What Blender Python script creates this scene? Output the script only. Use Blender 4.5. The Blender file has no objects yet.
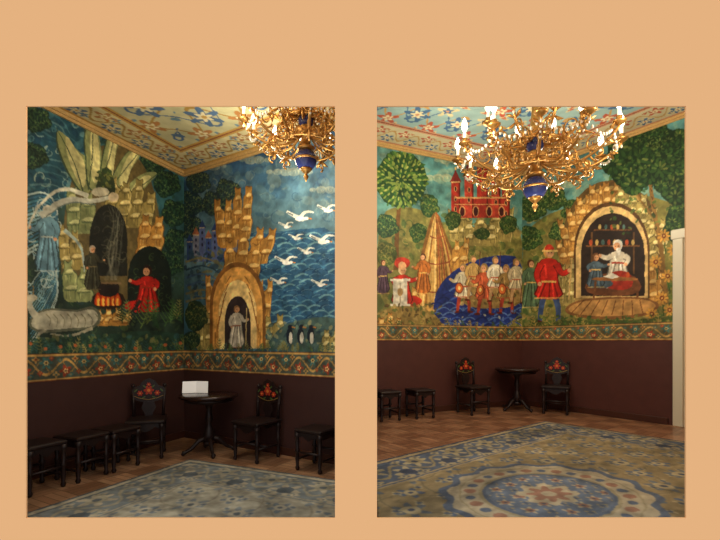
import bpy, math, random, bmesh
import numpy as np
from mathutils import Vector
random.seed(7); rng=np.random.default_rng(11)
F=430.0; HY=342.0; CZ=1.42
sc=bpy.context.scene
sc.view_settings.view_transform='Standard'
def lin(c):
    c=np.asarray(c,dtype=float)/255.0
    return np.where(c<=0.04045,c/12.92,((c+0.055)/1.055)**2.4)
# ---------------------------------------------------------------- materials
def mat(name,col,rough=0.6,metal=0.0,emit=0.0,noise=0.0,nscale=20.0,bump=0.0,spec=None):
    m=bpy.data.materials.new(name); m.use_nodes=True
    nt=m.node_tree; b=nt.nodes['Principled BSDF']
    c=tuple(lin(col))+(1,)
    b.inputs['Base Color'].default_value=c
    b.inputs['Roughness'].default_value=rough
    b.inputs['Metallic'].default_value=metal
    if spec is not None: b.inputs['Specular IOR Level'].default_value=spec
    if emit>0:
        b.inputs['Emission Color'].default_value=c
        b.inputs['Emission Strength'].default_value=emit
    if noise>0 or bump>0:
        tc=nt.nodes.new('ShaderNodeTexCoord')
        n=nt.nodes.new('ShaderNodeTexNoise'); n.inputs['Scale'].default_value=nscale; n.inputs['Detail'].default_value=5
        nt.links.new(tc.outputs['Object'],n.inputs['Vector'])
        if noise>0:
            r=nt.nodes.new('ShaderNodeValToRGB')
            r.color_ramp.elements[0].position=0.3; r.color_ramp.elements[1].position=0.7
            r.color_ramp.elements[0].color=tuple(np.array(c[:3])*(1-noise))+(1,)
            r.color_ramp.elements[1].color=tuple(np.minimum(1,np.array(c[:3])*(1+noise)))+(1,)
            nt.links.new(n.outputs['Fac'],r.inputs['Fac']); nt.links.new(r.outputs['Color'],b.inputs['Base Color'])
    return m
def vcmat(name,rough=0.7,bump=0.0,bscale=200):
    m=bpy.data.materials.new(name); m.use_nodes=True
    nt=m.node_tree; b=nt.nodes['Principled BSDF']
    a=nt.nodes.new('ShaderNodeVertexColor'); a.layer_name='Col'
    nt.links.new(a.outputs['Color'],b.inputs['Base Color'])
    b.inputs['Roughness'].default_value=rough
    b.inputs['Specular IOR Level'].default_value=0.25
    if bump>0:
        tc=nt.nodes.new('ShaderNodeTexCoord')
        n=nt.nodes.new('ShaderNodeTexNoise'); n.inputs['Scale'].default_value=bscale
        nt.links.new(tc.outputs['Object'],n.inputs['Vector'])
        bp=nt.nodes.new('ShaderNodeBump'); bp.inputs['Strength'].default_value=bump; bp.inputs['Distance'].default_value=0.005
        nt.links.new(n.outputs['Fac'],bp.inputs['Height']); nt.links.new(bp.outputs['Normal'],b.inputs['Normal'])
    return m
M_peach=mat('peach_slide_background',(229,178,128),0.9,spec=0.0)
M_dadoL=mat('brown_dado_paint',(66,42,38),0.5,noise=0.08,nscale=6,spec=.3)
M_dadoR=mat('maroon_dado_paint',(80,46,40),0.5,noise=0.08,nscale=6,spec=.3)
M_plaster=mat('ceiling_plaster',(200,190,150),0.8)
M_gold=mat('gilded_brass',(188,142,76),0.36,0.8)
M_goldp=mat('gold_paint',(170,132,62),0.5,0.2)
M_blue=mat('cobalt_glass',(46,56,108),0.15)
M_bulb=mat('lit_candle_bulb',(255,240,208),0.4,emit=9.0)
M_candle=mat('candle_white',(240,228,200),0.5,emit=0.7)
M_cryst=mat('crystal',(222,218,200),0.1)
M_dark=mat('dark_lacquer',(32,19,17),0.45,noise=0.25,nscale=14,spec=.35)
M_red=mat('red_flower_paint',(168,52,32),0.5,spec=.3)
M_org=mat('orange_flower_paint',(206,124,50),0.5,spec=.3)
M_grn=mat('leaf_paint',(72,92,46),0.5,spec=.3)
M_white=mat('white_reflection_glow',(250,250,246),0.5,emit=.12)  # faint emission makes the reflection stand-in glow
M_door=mat('cream_door_paint',(206,200,176),0.4)
M_cornL=mat('cornice_gilt',(190,156,96),0.5,noise=0.15,nscale=30)
M_base=mat('baseboard_wood',(66,36,26),0.4)
def parquet(name,ang,c1,c2,mort):
    m=bpy.data.materials.new(name); m.use_nodes=True; nt=m.node_tree; b=nt.nodes['Principled BSDF']
    tc=nt.nodes.new('ShaderNodeTexCoord'); mp=nt.nodes.new('ShaderNodeMapping')
    mp.inputs['Rotation'].default_value=(0,0,ang)
    nt.links.new(tc.outputs['Object'],mp.inputs['Vector'])
    cols=[]
    for k in (0,1):
        m2=nt.nodes.new('ShaderNodeMapping'); m2.inputs['Rotation'].default_value=(0,0,k*math.pi/2)
        nt.links.new(mp.outputs['Vector'],m2.inputs['Vector'])
        br=nt.nodes.new('ShaderNodeTexBrick'); br.inputs['Scale'].default_value=1.0
        br.inputs['Brick Width'].default_value=0.32; br.inputs['Row Height'].default_value=0.08
        br.inputs['Mortar Size'].default_value=0.004; br.offset=0.0
        br.inputs['Color1'].default_value=tuple(lin(c1))+(1,); br.inputs['Color2'].default_value=tuple(lin(c2))+(1,)
        br.inputs['Mortar'].default_value=tuple(lin(mort))+(1,)
        nt.links.new(m2.outputs['Vector'],br.inputs['Vector']); cols.append(br)
    ck=nt.nodes.new('ShaderNodeTexChecker'); ck.inputs['Scale'].default_value=1/0.32
    nt.links.new(mp.outputs['Vector'],ck.inputs['Vector'])
    dk=nt.nodes.new('ShaderNodeMixRGB'); dk.blend_type='MULTIPLY'; dk.inputs['Fac'].default_value=1; dk.inputs['Color2'].default_value=(.72,.68,.66,1)
    nt.links.new(cols[1].outputs['Color'],dk.inputs['Color1'])
    mx=nt.nodes.new('ShaderNodeMixRGB'); nt.links.new(ck.outputs['Fac'],mx.inputs['Fac'])
    nt.links.new(cols[0].outputs['Color'],mx.inputs['Color1']); nt.links.new(dk.outputs['Color'],mx.inputs['Color2'])
    n=nt.nodes.new('ShaderNodeTexNoise'); n.inputs['Scale'].default_value=7; n.inputs['Detail'].default_value=6
    nt.links.new(tc.outputs['Object'],n.inputs['Vector'])
    m3=nt.nodes.new('ShaderNodeMixRGB'); m3.blend_type='OVERLAY'; m3.inputs['Fac'].default_value=0.4
    nt.links.new(mx.outputs['Color'],m3.inputs['Color1']); nt.links.new(n.outputs['Fac'],m3.inputs['Color2'])
    nt.links.new(m3.outputs['Color'],b.inputs['Base Color']); b.inputs['Roughness'].default_value=0.3
    return m
M_floorL=parquet('oak_parquet',0.5,(180,142,108),(150,112,84),(80,56,42))
M_floorR=parquet('red_oak_parquet',0.9,(168,124,92),(142,100,74),(78,52,40))
# ---------------------------------------------------------------- mesh builder
class MB:
    def __init__(s): s.v=[];s.f=[];s.m=[];s.mats=[];s.sm=[]
    def mi(s,m):
        if m not in s.mats: s.mats.append(m)
        return s.mats.index(m)
    def add(s,vs,fs,m,smooth=False):
        o=len(s.v); s.v+=[tuple(v) for v in vs]; k=s.mi(m)
        for f in fs: s.f.append([i+o for i in f]); s.m.append(k); s.sm.append(smooth)
    def box(s,c,d,m,rot=0,bev=0.0):
        x,y,z=c; a,b,h=d[0]/2,d[1]/2,d[2]/2; cr,sr=math.cos(rot),math.sin(rot)
        def P(i,j,k): return (x+i*cr-j*sr,y+i*sr+j*cr,z+k)
        if bev<=0:
            vs=[P(i,j,k) for k in(-h,h) for j in(-b,b) for i in(-a,a)]
            s.add(vs,[(0,1,3,2)[::-1],(4,5,7,6),(0,1,5,4),(2,3,7,6)[::-1],(0,2,6,4)[::-1],(1,3,7,5)],m)
        else:
            ring=[]
            for (k,e) in ((-h,bev),(-h+bev,0),(h-bev,0),(h,bev)):
                A,B=a-e,b-e
                ring.append([P(i,j,k) for i,j in((-A+bev,-B),(A-bev,-B),(A,-B+bev),(A,B-bev),(A-bev,B),(-A+bev,B),(-A,B-bev),(-A,-B+bev))])
            vs=[p for r in ring for p in r]; fs=[tuple(range(7,-1,-1)),tuple(range(24,32))]
            for r in range(3):
                for i in range(8): j=(i+1)%8; fs.append((r*8+i,r*8+j,r*8+8+j,r*8+8+i))
            s.add(vs,fs,m)
    def lathe(s,prof,c,m,seg=16,a0=0.0):
        vs=[];fs=[]
        for r,z in prof:
            for i in range(seg):
                a=a0+2*math.pi*i/seg; vs.append((c[0]+r*math.cos(a),c[1]+r*math.sin(a),c[2]+z))
        n=len(prof)
        for k in range(n-1):
            for i in range(seg):
                j=(i+1)%seg; fs.append((k*seg+i,k*seg+j,(k+1)*seg+j,(k+1)*seg+i))
        fs.append(tuple(range(seg-1,-1,-1))); fs.append(tuple(range((n-1)*seg,n*seg)))
        s.add(vs,fs,m,True)
    def tube(s,pts,rad,m,seg=6):
        pts=[Vector(p) for p in pts]; n=len(pts)
        if not hasattr(rad,'__len__'): rad=[rad]*n
        vs=[];fs=[]; up=Vector((0.13,0.21,1)).normalized()
        for i,p in enumerate(pts):
            t=(pts[min(n-1,i+1)]-pts[max(0,i-1)]).normalized()
            u=t.cross(up)
            if u.length<0.1: u=t.cross(Vector((1,0,0)))
            u.normalize(); w=t.cross(u)
            for k in range(seg):
                a=2*math.pi*k/seg; vs.append(p+(u*math.cos(a)+w*math.sin(a))*rad[i])
        for i in range(n-1):
            for k in range(seg):
                j=(k+1)%seg; fs.append((i*seg+k,i*seg+j,(i+1)*seg+j,(i+1)*seg+k))
        fs.append(tuple(range(seg-1,-1,-1))); fs.append(tuple(range((n-1)*seg,n*seg)))
        s.add(vs,fs,m,True)
    def ball(s,c,r,m,seg=14,sq=1.0):
        pr=[(max(1e-4,r*math.sin(math.pi*k/8)),-r*sq*math.cos(math.pi*k/8)) for k in range(9)]
        s.lathe(pr,c,m,seg)
    def prism(s,outline,y0,y1,m):
        n=len(outline); vs=[(x,y0,z) for x,z in outline]+[(x,y1,z) for x,z in outline]
        fs=[tuple(range(n)),tuple(range(2*n-1,n-1,-1))]+[(i,(i+1)%n,n+(i+1)%n,n+i) for i in range(n)]
        s.add(vs,fs,m)
    def obj(s,name,loc=(0,0,0),rot=0):
        me=bpy.data.meshes.new(name); me.from_pydata(s.v,[],s.f); me.update()
        for m in s.mats: me.materials.append(m)
        me.polygons.foreach_set('material_index',s.m); me.polygons.foreach_set('use_smooth',s.sm)
        bm=bmesh.new(); bm.from_mesh(me); bmesh.ops.recalc_face_normals(bm,faces=bm.faces); bm.to_mesh(me); bm.free()
        o=bpy.data.objects.new(name,me); o.location=loc; o.rotation_euler=(0,0,rot); sc.collection.objects.link(o)
        return o
# ---------------------------------------------------------------- painted canvas on a grid mesh
def fbm(h,w,sc0=6,oct=5,seed=0):
    r=np.random.default_rng(seed); out=np.zeros((h,w)); amp=1;tot=0
    for o in range(oct):
        n=int(sc0*2**o)+2; g=r.random((n,n))
        yy=np.linspace(0,n-1.001,h); xx=np.linspace(0,n-1.001,w)
        y0=yy.astype(int);x0=xx.astype(int);fy=(yy-y0)[:,None];fx=(xx-x0)[None,:]
        fy=fy*fy*(3-2*fy); fx=fx*fx*(3-2*fx)
        a=g[np.ix_(y0,x0)];b=g[np.ix_(y0,x0+1)];c=g[np.ix_(y0+1,x0)];d=g[np.ix_(y0+1,x0+1)]
        out+=amp*((a*(1-fx)+b*fx)*(1-fy)+(c*(1-fx)+d*fx)*fy); tot+=amp; amp*=0.55
    return out/tot-0.5
def chaikin(p,n=2,closed=True):
    p=[np.array(q,float) for q in p]
    for _ in range(n):
        q=[]; L=len(p)
        for i in range(L if closed else L-1):
            a=p[i];b=p[(i+1)%L]; q+=[a*0.75+b*0.25,a*0.25+b*0.75]
        if not closed: q=[p[0]]+q+[p[-1]]
        p=q
    return p
U=random.uniform
def mixc(a,b,t): return tuple(x*(1-t)+y*t for x,y in zip(a,b))
class Cv:
    def __init__(s,S,Z,conv,base,seed=1):
        s.S=np.asarray(S);s.Z=np.asarray(Z);s.conv=conv
        s.img=np.zeros((len(Z),len(S),3)); s.img[:]=base
        s.n1=fbm(len(Z),len(S),8,6,seed); s.n2=fbm(len(Z),len(S),30,4,seed+5)
        s.n3=fbm(len(Z),len(S),60,3,seed+9)
    def poly(s,pts,col,sm=2,a=1.0,tex=0.45):
        if sm: pts=chaikin(pts,sm)
        P=np.array([s.conv(p[0],p[1]) for p in pts])
        i0=np.searchsorted(s.S,P[:,0].min());i1=np.searchsorted(s.S,P[:,0].max())
        j0=np.searchsorted(s.Z,P[:,1].min());j1=np.searchsorted(s.Z,P[:,1].max())
        if i1<=i0 or j1<=j0: return
        X=s.S[None,i0:i1]+s.n3[j0:j1,i0:i1]*0.012;Y=s.Z[j0:j1,None]+s.n2[j0:j1,i0:i1]*0.012
        m=np.zeros(X.shape,bool); n=len(P)
        for k in range(n):
            x1,y1=P[k];x2,y2=P[(k+1)%n]
            if y1==y2: continue
            m^=((y1>Y)!=(y2>Y))&(X<(x2-x1)*(Y-y1)/(y2-y1)+x1)
        t=(1+tex*(s.n2[j0:j1,i0:i1]+s.n3[j0:j1,i0:i1]*0.8+s.n1[j0:j1,i0:i1]*0.6))[...,None]
        c=np.array(col,float)*t
        r=s.img[j0:j1,i0:i1]; r[m]=r[m]*(1-a)+c[m]*a
    def ell(s,x,y,rx,ry,col,rot=0,**k):
        c,q=math.cos(rot),math.sin(rot)
        s.poly([(x+rx*math.cos(t)*c-ry*math.sin(t)*q,y+rx*math.cos(t)*q+ry*math.sin(t)*c) for t in np.linspace(0,2*math.pi,12)[:-1]],col,sm=0,**k)
    def arch(s,x,y0,w,top,col,**k):
        # round-headed opening: centre x, foot y0, half width w, crown y top
        pts=[(x-w,y0)]+[(x+w*1.0*math.cos(t),top+(y0-top)*.5-(y0-top)*.5*math.sin(t)) for t in np.linspace(math.pi,0,13)]+[(x+w,y0)]
        s.poly(pts,col,sm=0,**k)
    def stroke(s,pts,w,col,w2=None,**k):
        p=chaikin(pts,2,False) if len(pts)>2 else [np.array(q,float) for q in pts]
        n=len(p);L=[];R=[]
        for i in range(n):
            t=p[min(n-1,i+1)]-p[max(0,i-1)]; t=t/(np.linalg.norm(t)+1e-9); nn=np.array([-t[1],t[0]])
            ww=w if w2 is None else w+(w2-w)*i/(n-1)
            L.append(p[i]+nn*ww/2);R.append(p[i]-nn*ww/2)
        s.poly(L+R[::-1],col,sm=0,**k)
    def dabs(s,x0,y0,x1,y1,n,cols,r0=1.5,r1=3.5,a=0.8):
        for _ in range(n):
            r=U(r0,r1); s.ell(U(x0,x1),U(y0,y1),r,r*U(.35,.8),random.choice(cols),rot=U(0,3.14),a=a)
    def curls(s,x0,y0,x1,y1,n,cols,r0=3,r1=7,w=1.1,a=.85):
        for _ in range(n):
            x=U(x0,x1);y=U(y0,y1);r=U(r0,r1);sg=random.choice((-1,1));th=U(0,6.28)
            s.stroke([(x+r*(1-t/7)*math.cos(th+sg*t),y+r*(1-t/7)*math.sin(th+sg*t)) for t in np.linspace(0,5.2,7)],w,random.choice(cols),w*.4,a=a)
    def cloud(s,x,y,w,c1,c2,h=5):
        n=max(3,int(w/6))
        for i in range(n):
            q=i/(n-1); r=h*(.6+.6*math.sin(math.pi*q))*U(.85,1.15); px=x-w/2+w*q
            s.ell(px,y,r*1.15,r*.8,c2,a=.7)
        for i in range(n):
            q=i/(n-1); r=h*(.6+.6*math.sin(math.pi*q))*.8; px=x-w/2+w*q
            s.ell(px+.5,y+1,r,r*.7,c1,a=.8); s.curls(px-1,y-1,px+1,y+1,1,[c2],r*.4,r*.6,.8)
    def foliage(s,x,y,rx,ry,cols,n=60,r0=1.5,r1=3.5,base=None):
        if base is not None: s.ell(x,y,rx*1.02,ry*1.02,base)
        for _ in range(n):
            t=U(0,6.283);q=math.sqrt(random.random()); r=U(r0,r1)
            s.ell(x+rx*q*math.cos(t),y+ry*q*math.sin(t),r,r*.5,random.choice(cols),rot=t+U(-.6,.6),a=.9)
    def tree(s,x,y,rx,ry,dk,md,lt,n=9):
        s.ell(x,y,rx,ry,dk)
        for k in range(n):
            t=k*2.4; q=math.sqrt((k+.5)/n); cx=x+rx*.85*q*math.cos(t);cy=y+ry*.85*q*math.sin(t); r=min(rx,ry)*U(.28,.42)
            s.ell(cx,cy,r*1.15,r*1.1,dk)
            for a in np.linspace(0,6.28,9)[:-1]+U(0,1):
                s.ell(cx+r*.75*math.cos(a),cy+r*.7*math.sin(a),r*.42,r*.2,mixc(md,dk,U(0,.5)),rot=a)
            for a in np.linspace(3.3,6.2,5): s.ell(cx+r*.62*math.cos(a),cy+r*.6*math.sin(a),r*.3,r*.12,mixc(lt,md,U(0,.6)),rot=a)
    def fern(s,x,y,ln,ang,col,w=1.1,n=7):
        dx,dy=math.cos(ang),math.sin(ang); ex,ey=x+dx*ln,y+dy*ln
        s.stroke([(x,y),(x+dx*ln*.5-dy*ln*.1,y+dy*ln*.5+dx*ln*.1),(ex,ey)],w,col,w*.5)
        for i in range(1,n):
            q=i/n; l=ln*.38*(1-q*.7)
            for sg in(-1,1):
                a=ang+sg*.9; s.stroke([(x+dx*ln*q,y+dy*ln*q),(x+dx*ln*q+math.cos(a)*l,y+dy*ln*q+math.sin(a)*l)],w*1.3,col,w*.4)
    def crag(s,x,y,w,h,cols,lean=0.0,n=5,sx=1.0):
        # massive smooth cliff with a few stepped shelves, cut by dark clefts, pale shelf edges
        k0=mixc(cols[0],cols[1],.15); nl=max(2,int(n*.6)); 
        for i in range(nl):
            u=(i+.5)/nl*2-1; cx=x+u*w*.33; hh=h*(1-abs(u)*.4)*U(.8,1.05); lw=w/nl*.85; st=max(2,int(hh/11))
            L=[];R=[]
            for k in range(st+1):
                q=k/st; px=cx+lean*hh*q+u*w*.12*q; py=y-hh*q; ww=lw*(1-q**2*.55)*U(.85,1.1)
                L+=[(px-ww*.55,py+2),(px-ww*.62+U(-1,1),py-hh/st*.55)]; R+=[(px+ww*.5,py+2),(px+ww*.68+U(-1,1),py-hh/st*.5)]
            out=L+[(cx+lean*hh*1.05+u*w*.12,y-hh*1.1)]+R[::-1]
            s.poly([(a+(a-cx)*.07,b-1) for a,b in out],k0,sm=1); s.poly(out,mixc(cols[1],cols[0],U(.0,.3)),sm=1)
            # lit right flank
            s.poly([((a+cx+lean*(y-b)+u*w*.1)/2+1,b) for a,b in R]+R[::-1],mixc(cols[1],cols[2],U(.2,.5)),sm=1,a=.8)
            for k in range(1,st+1):
                q=(k-.25)/st; px=cx+lean*hh*q+u*w*.12*q; py=y-hh*q; ww=lw*(1-q**2*.55)
                s.poly([(px-ww*.5,py+1),(px-ww*.1,py-3.2),(px+ww*.55,py-2),(px+ww*.5,py+.6),(px,py+1.2)],cols[2],sm=1,a=.9)
                s.stroke([(px-ww*.5,py+2.4),(px,py+2.8),(px+ww*.5,py+2)],1.4,k0,.7,a=.75)
                for _ in range(3):
                    ax=px+U(-.4,.45)*ww; s.stroke([(ax,py+3),(ax+U(-1,1)-lean*3,py+hh/st*.7)],.9,random.choice([k0,cols[2],k0]),.4,a=.6)
    def fig(s,x,y,h,robe,skin=(206,160,120),hair=(60,40,30),under=None,arm=1,kneel=False,beard=None,trim=(210,180,110)):
        hd=h/6.8; H=h if not kneel else h*.72; top=y-H
        if under and not kneel:
            s.stroke([(x-h*.05,y-h*.42),(x-h*.1,y-h*.2),(x-h*.12,y)],h*.095,under,h*.05); s.stroke([(x+h*.05,y-h*.42),(x+h*.13,y-h*.2),(x+h*.12,y)],h*.095,under,h*.05)
            s.ell(x-h*.14,y,h*.06,h*.025,(90,40,28)); s.ell(x+h*.15,y,h*.06,h*.025,(90,40,28)); hem=y-h*.3
        else: hem=y
        if kneel: s.ell(x+arm*h*.12,y-h*.09,h*.24,h*.1,robe)
        out=[(x-h*.07,top+hd*1.1),(x-h*.13,top+hd*1.6),(x-h*.1,top+H*.45),(x-h*.2,hem),(x+h*.2,hem),(x+h*.1,top+H*.45),(x+h*.13,top+hd*1.6),(x+h*.07,top+hd*1.1)]
        dk=tuple(c*.55 for c in robe); lt=tuple(min(255,c*1.25+16) for c in robe)
        s.poly([((px-x)*1.14+x,py) for px,py in out],dk,sm=1); s.poly(out,robe,sm=1)
        for dx0,dx1,cc in((-.03,-.12,dk),(.02,.0,dk),(.06,.12,dk),(-.06,-.15,lt),(.04,.07,lt)): s.stroke([(x+dx0*h,top+H*.45),(x+dx1*h,hem-1)],h*.02,cc,a=.7)
        s.stroke([(x-h*.05,top+hd*1.6),(x-h*.03,top+H*.42)],h*.025,lt,a=.7); s.stroke([(x-h*.19,hem-h*.015),(x+h*.19,hem-h*.015)],h*.02,trim,a=.7); s.stroke([(x-h*.1,top+H*.47),(x+h*.1,top+H*.47)],h*.025,trim)
        for sg in(-1,1):
            ex=x+sg*h*.17;ey=top+H*.38; hx=x+arm*h*.27 if sg==arm else x+sg*h*.12; hy=top+H*.32 if sg==arm else top+H*.5
            s.stroke([(x+sg*h*.1,top+hd*1.6),(ex,ey),(hx,hy)],h*.11,dk,h*.06); s.stroke([(x+sg*h*.1,top+hd*1.6),(ex,ey),(hx,hy)],h*.085,robe,h*.05); s.ell(hx,hy,h*.028,h*.028,skin)
        s.ell(x,top+hd*.5,hd*.5,hd*.62,hair); s.ell(x+arm*hd*.1,top+hd*.62,hd*.36,hd*.44,skin)
        s.ell(x+arm*hd*.22,top+hd*.6,hd*.06,hd*.05,(40,30,25)); s.ell(x-arm*hd*.02,top+hd*.6,hd*.06,hd*.05,(40,30,25))
        if beard: s.poly([(x-hd*.3,top+hd*.75),(x+hd*.4,top+hd*.75),(x+hd*.15,top+hd*1.8)],beard,sm=1)
    def grade(s,gam=1.14,sat=1.08,soft=.45):
        im=s.img.copy()
        b=im.copy(); b[1:-1,1:-1]=(im[:-2,1:-1]+im[2:,1:-1]+im[1:-1,:-2]+im[1:-1,2:]+im[1:-1,1:-1]*2)/6
        im=im*(1-soft)+b*soft; c=np.clip(im/255,0,1)
        l=c.mean(-1,keepdims=True); c=np.clip(l+(c-l)*sat,0,1)**gam
        s.img=c*255
    def mesh(s,name,to3,m,keep=None):
        nS,nZ=len(s.S),len(s.Z)
        SS,ZZ=np.meshgrid(s.S,s.Z); co=to3(SS.ravel(),ZZ.ravel())
        idx=np.arange(nS*nZ).reshape(nZ,nS)
        q=np.stack([idx[:-1,:-1],idx[:-1,1:],idx[1:,1:],idx[1:,:-1]],-1).reshape(-1,4)
        col=s.img.reshape(-1,3)
        if keep is not None:
            k=keep(co); q=q[k[q].all(1)]
            used=np.unique(q); mp=-np.ones(nS*nZ,int); mp[used]=np.arange(len(used)); co=co[used]; q=mp[q]; col=col[used]
        me=bpy.data.meshes.new(name)
        me.vertices.add(len(co)); me.vertices.foreach_set('co',co.astype(np.float32).ravel())
        me.loops.add(q.size); me.loops.foreach_set('vertex_index',q.astype(np.int32).ravel())
        me.polygons.add(len(q)); me.polygons.foreach_set('loop_start',np.arange(0,q.size,4,dtype=np.int32))
        me.update(calc_edges=True); me.validate()
        ca=me.color_attributes.new('Col','FLOAT_COLOR','POINT')
        c4=np.ones((len(co),4),np.float32); c4[:,:3]=lin(np.clip(col,0,255)); ca.data.foreach_set('color',c4.ravel())
        me.materials.append(m)
        o=bpy.data.objects.new(name,me); sc.collection.objects.link(o); return o
# ---------------------------------------------------------------- room geometry
ZL=0.0; ZLt=CZ+2.54; ZR=0.20; ZRt=CZ+3.29
cL=np.array([-2.63,6.43]); cR=np.array([3.14,8.33])
def unit(x,y): l=math.hypot(x,y); return np.array([x/l,y/l])
dA=unit(-0.377,-1); dB=unit(1.647,-1); dC=unit(-2.256,-1); dD=unit(0.7047,-1)
YW=2.90
lenA=(cL[1]-YW-.02)/-dA[1]; lenD=(cR[1]-YW-.02)/-dD[1]
def partx(Y): return 0.026*Y
def hitpart(c,d,off): return ((0.026*c[1]+off)-c[0])/(d[0]-0.026*d[1])
lenB=hitpart(cL,dB,-.012); lenC=hitpart(cR,dC,.012)
def wall(name,c,d,L,z0,z1,nrm,m,th=0.1):
    mb=MB(); mid=c+d*L/2-nrm*th/2
    mb.box((mid[0],mid[1],(z0+z1)/2),(L,th,z1-z0),m,rot=math.atan2(d[1],d[0])); return mb.obj(name)
def inward(d,c,pt):
    n=np.array([-d[1],d[0]])
    return n if np.dot(n,np.array(pt)-c)>0 else -n
nA=inward(dA,cL,(-1.5,4.5)); nB=inward(dB,cL,(-1.5,4.5)); nC=inward(dC,cR,(2.5,5)); nD=inward(dD,cR,(2.5,5))
wall('wall_left',cL,dA,lenA,ZL-.1,ZLt,nA,M_dadoL); wall('wall_back_left',cL,dB,lenB,ZL-.1,ZLt,nB,M_dadoL)
wall('wall_back_right',cR,dC,lenC,ZR-.1,ZRt,nC,M_dadoR); wall('wall_right',cR,dD,lenD,ZR-.1,ZRt,nD,M_dadoR)
p0=np.array([partx(YW+.02),YW+.02]); p1=np.array([partx(7.2),7.2]); dP=unit(*(p1-p0)); mb=MB()
md=(p0+p1)/2; mb.box((md[0],md[1],2.3),(np.linalg.norm(p1-p0),.024,4.8),M_dadoL,rot=math.atan2(dP[1],dP[0])); mb.obj('wall_partition')
def slab(name,pts,z0,z1,m):
    mb=MB(); n=len(pts); vs=[(x,y,z0) for x,y in pts]+[(x,y,z1) for x,y in pts]
    mb.add(vs,[tuple(range(n)),tuple(range(2*n-1,n-1,-1))]+[(i,(i+1)%n,n+(i+1)%n,n+i) for i in range(n)],m); return mb.obj(name)
eA=cL+dA*lenA;eB=cL+dB*lenB;eC=cR+dC*lenC;eD=cR+dD*lenD
polyL=[tuple(cL),tuple(eA),(partx(YW+.02)-.012,YW+.02),tuple(eB)]
polyR=[tuple(cR),tuple(eC),(partx(YW+.02)+.012,YW+.02),tuple(eD)]
slab('floor',polyL,ZL-.08,ZL,M_floorL); slab('floor',polyR,ZR-.08,ZR,M_floorR)
slab('ceiling',polyL,ZLt,ZLt+.08,M_plaster); slab('ceiling',polyR,ZRt,ZRt+.08,M_plaster)
yf=YW-.012
def PX(px): return (px-360)/F*yf
def PZ(py): return CZ+(HY-py)/F*yf
mb=MB()
def wb(x0,x1,z0,z1): mb.box(((x0+x1)/2,YW-.006,(z0+z1)/2),(x1-x0,.012,z1-z0),M_peach)
xa,xb,xc,xd=PX(26),PX(335),PX(377),PX(686); zt,zb=PZ(106),PZ(518)
wb(-4.4,xa,zb,zt);wb(xb,xc,zb,zt);wb(xd,7.4,zb,zt);wb(-4.4,7.4,zt,5.0);wb(-4.4,7.4,-.4,zb)
mb.obj('slide_background_panel')  # peach slide background, built as a thin panel with two openings
# ---------------------------------------------------------------- murals
def wconv(c,d):
    def f(px,py):
        k=(px-360)/F; s=(k*c[1]-c[0])/(d[0]-k*d[1]); Y=c[1]+d[1]*s
        return (s,CZ+(HY-py)/F*Y)
    return f
def wall3(c,d,n,off=.006):
    def f(S,Z): return np.stack([c[0]+d[0]*S+n[0]*off,c[1]+d[1]*S+n[1]*off,Z],-1)
    return f
def grid(fine,total,ds,coarse=.04):
    a=np.arange(0,min(fine,total),ds)
    return np.concatenate([a,np.arange(a[-1]+coarse,total,coarse)]) if total>fine+coarse else np.append(a,total)
def band(cv,z0,z1,seed,bg=(86,92,80),g=(186,154,96),r=(150,74,52),t=(74,116,112)):
    S,Z=np.meshgrid(cv.S,cv.Z); v=(Z-z0)/(z1-z0); m=(v>=0)&(v<=1); P=.42; hh=z1-z0
    u=(S/P)%1.0; nz=(1+.5*cv.n2+.5*cv.n3)[...,None]
    img=np.zeros(cv.img.shape); img[:]=bg
    wv=.5+.26*np.sin(2*math.pi*u); img[np.abs(v-wv)<.05]=g; img[np.abs(v-(.5-.2*np.sin(4*math.pi*u)))<.028]=tuple(c*.8 for c in g)
    def flower(cu,cc,R,c1,c2,n):
        du=((u-cu+.5)%1-.5)*P/hh; dv=v-cc; q=np.hypot(du,dv); th=np.arctan2(dv,du)
        img[q<R*(.75+.25*np.cos(n*th))]=c1; img[q<R*.42*(.8+.2*np.cos(n*th))]=c2; img[q<R*.16]=(90,60,40)
    flower(.25,.34,.24,r,(224,196,140),5); flower(.75,.66,.24,t,(214,190,130),6)
    flower(0,.78,.13,g,r,4); flower(.5,.22,.13,g,t,4); flower(.12,.2,.1,t,g,4); flower(.62,.82,.1,r,g,4); flower(.9,.3,.1,r,g,4); flower(.4,.75,.1,t,g,4)
    img[(v<.1)|(v>.9)]=g; img[(v<.035)]=(120,76,54); img[(v>.97)]=(96,66,48)
    cv.img[m]=(img*nz)[m]
MV=vcmat('mural_tempera',0.6)
def vgrad(cv,stops):
    z=cv.Z; zs=[a for a,_ in stops]; c=np.array([b for _,b in stops],float)
    for k in range(3): cv.img[...,k]=np.interp(z,zs,c[:,k])[:,None]
    cv.img*=(1+.7*cv.n1+.5*cv.n2)[...,None]
ROCK=[(86,80,50),(172,156,98),(222,208,152)]
ROCK2=[(112,78,44),(188,146,80),(230,200,136)]
ROCK3=[(74,90,66),(152,158,110),(208,208,156)]
DG=[(34,56,42),(48,76,50),(70,96,60),(28,44,40),(98,116,68)]
TB=[(52,94,108),(84,126,132),(38,74,94),(122,154,152)]
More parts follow.
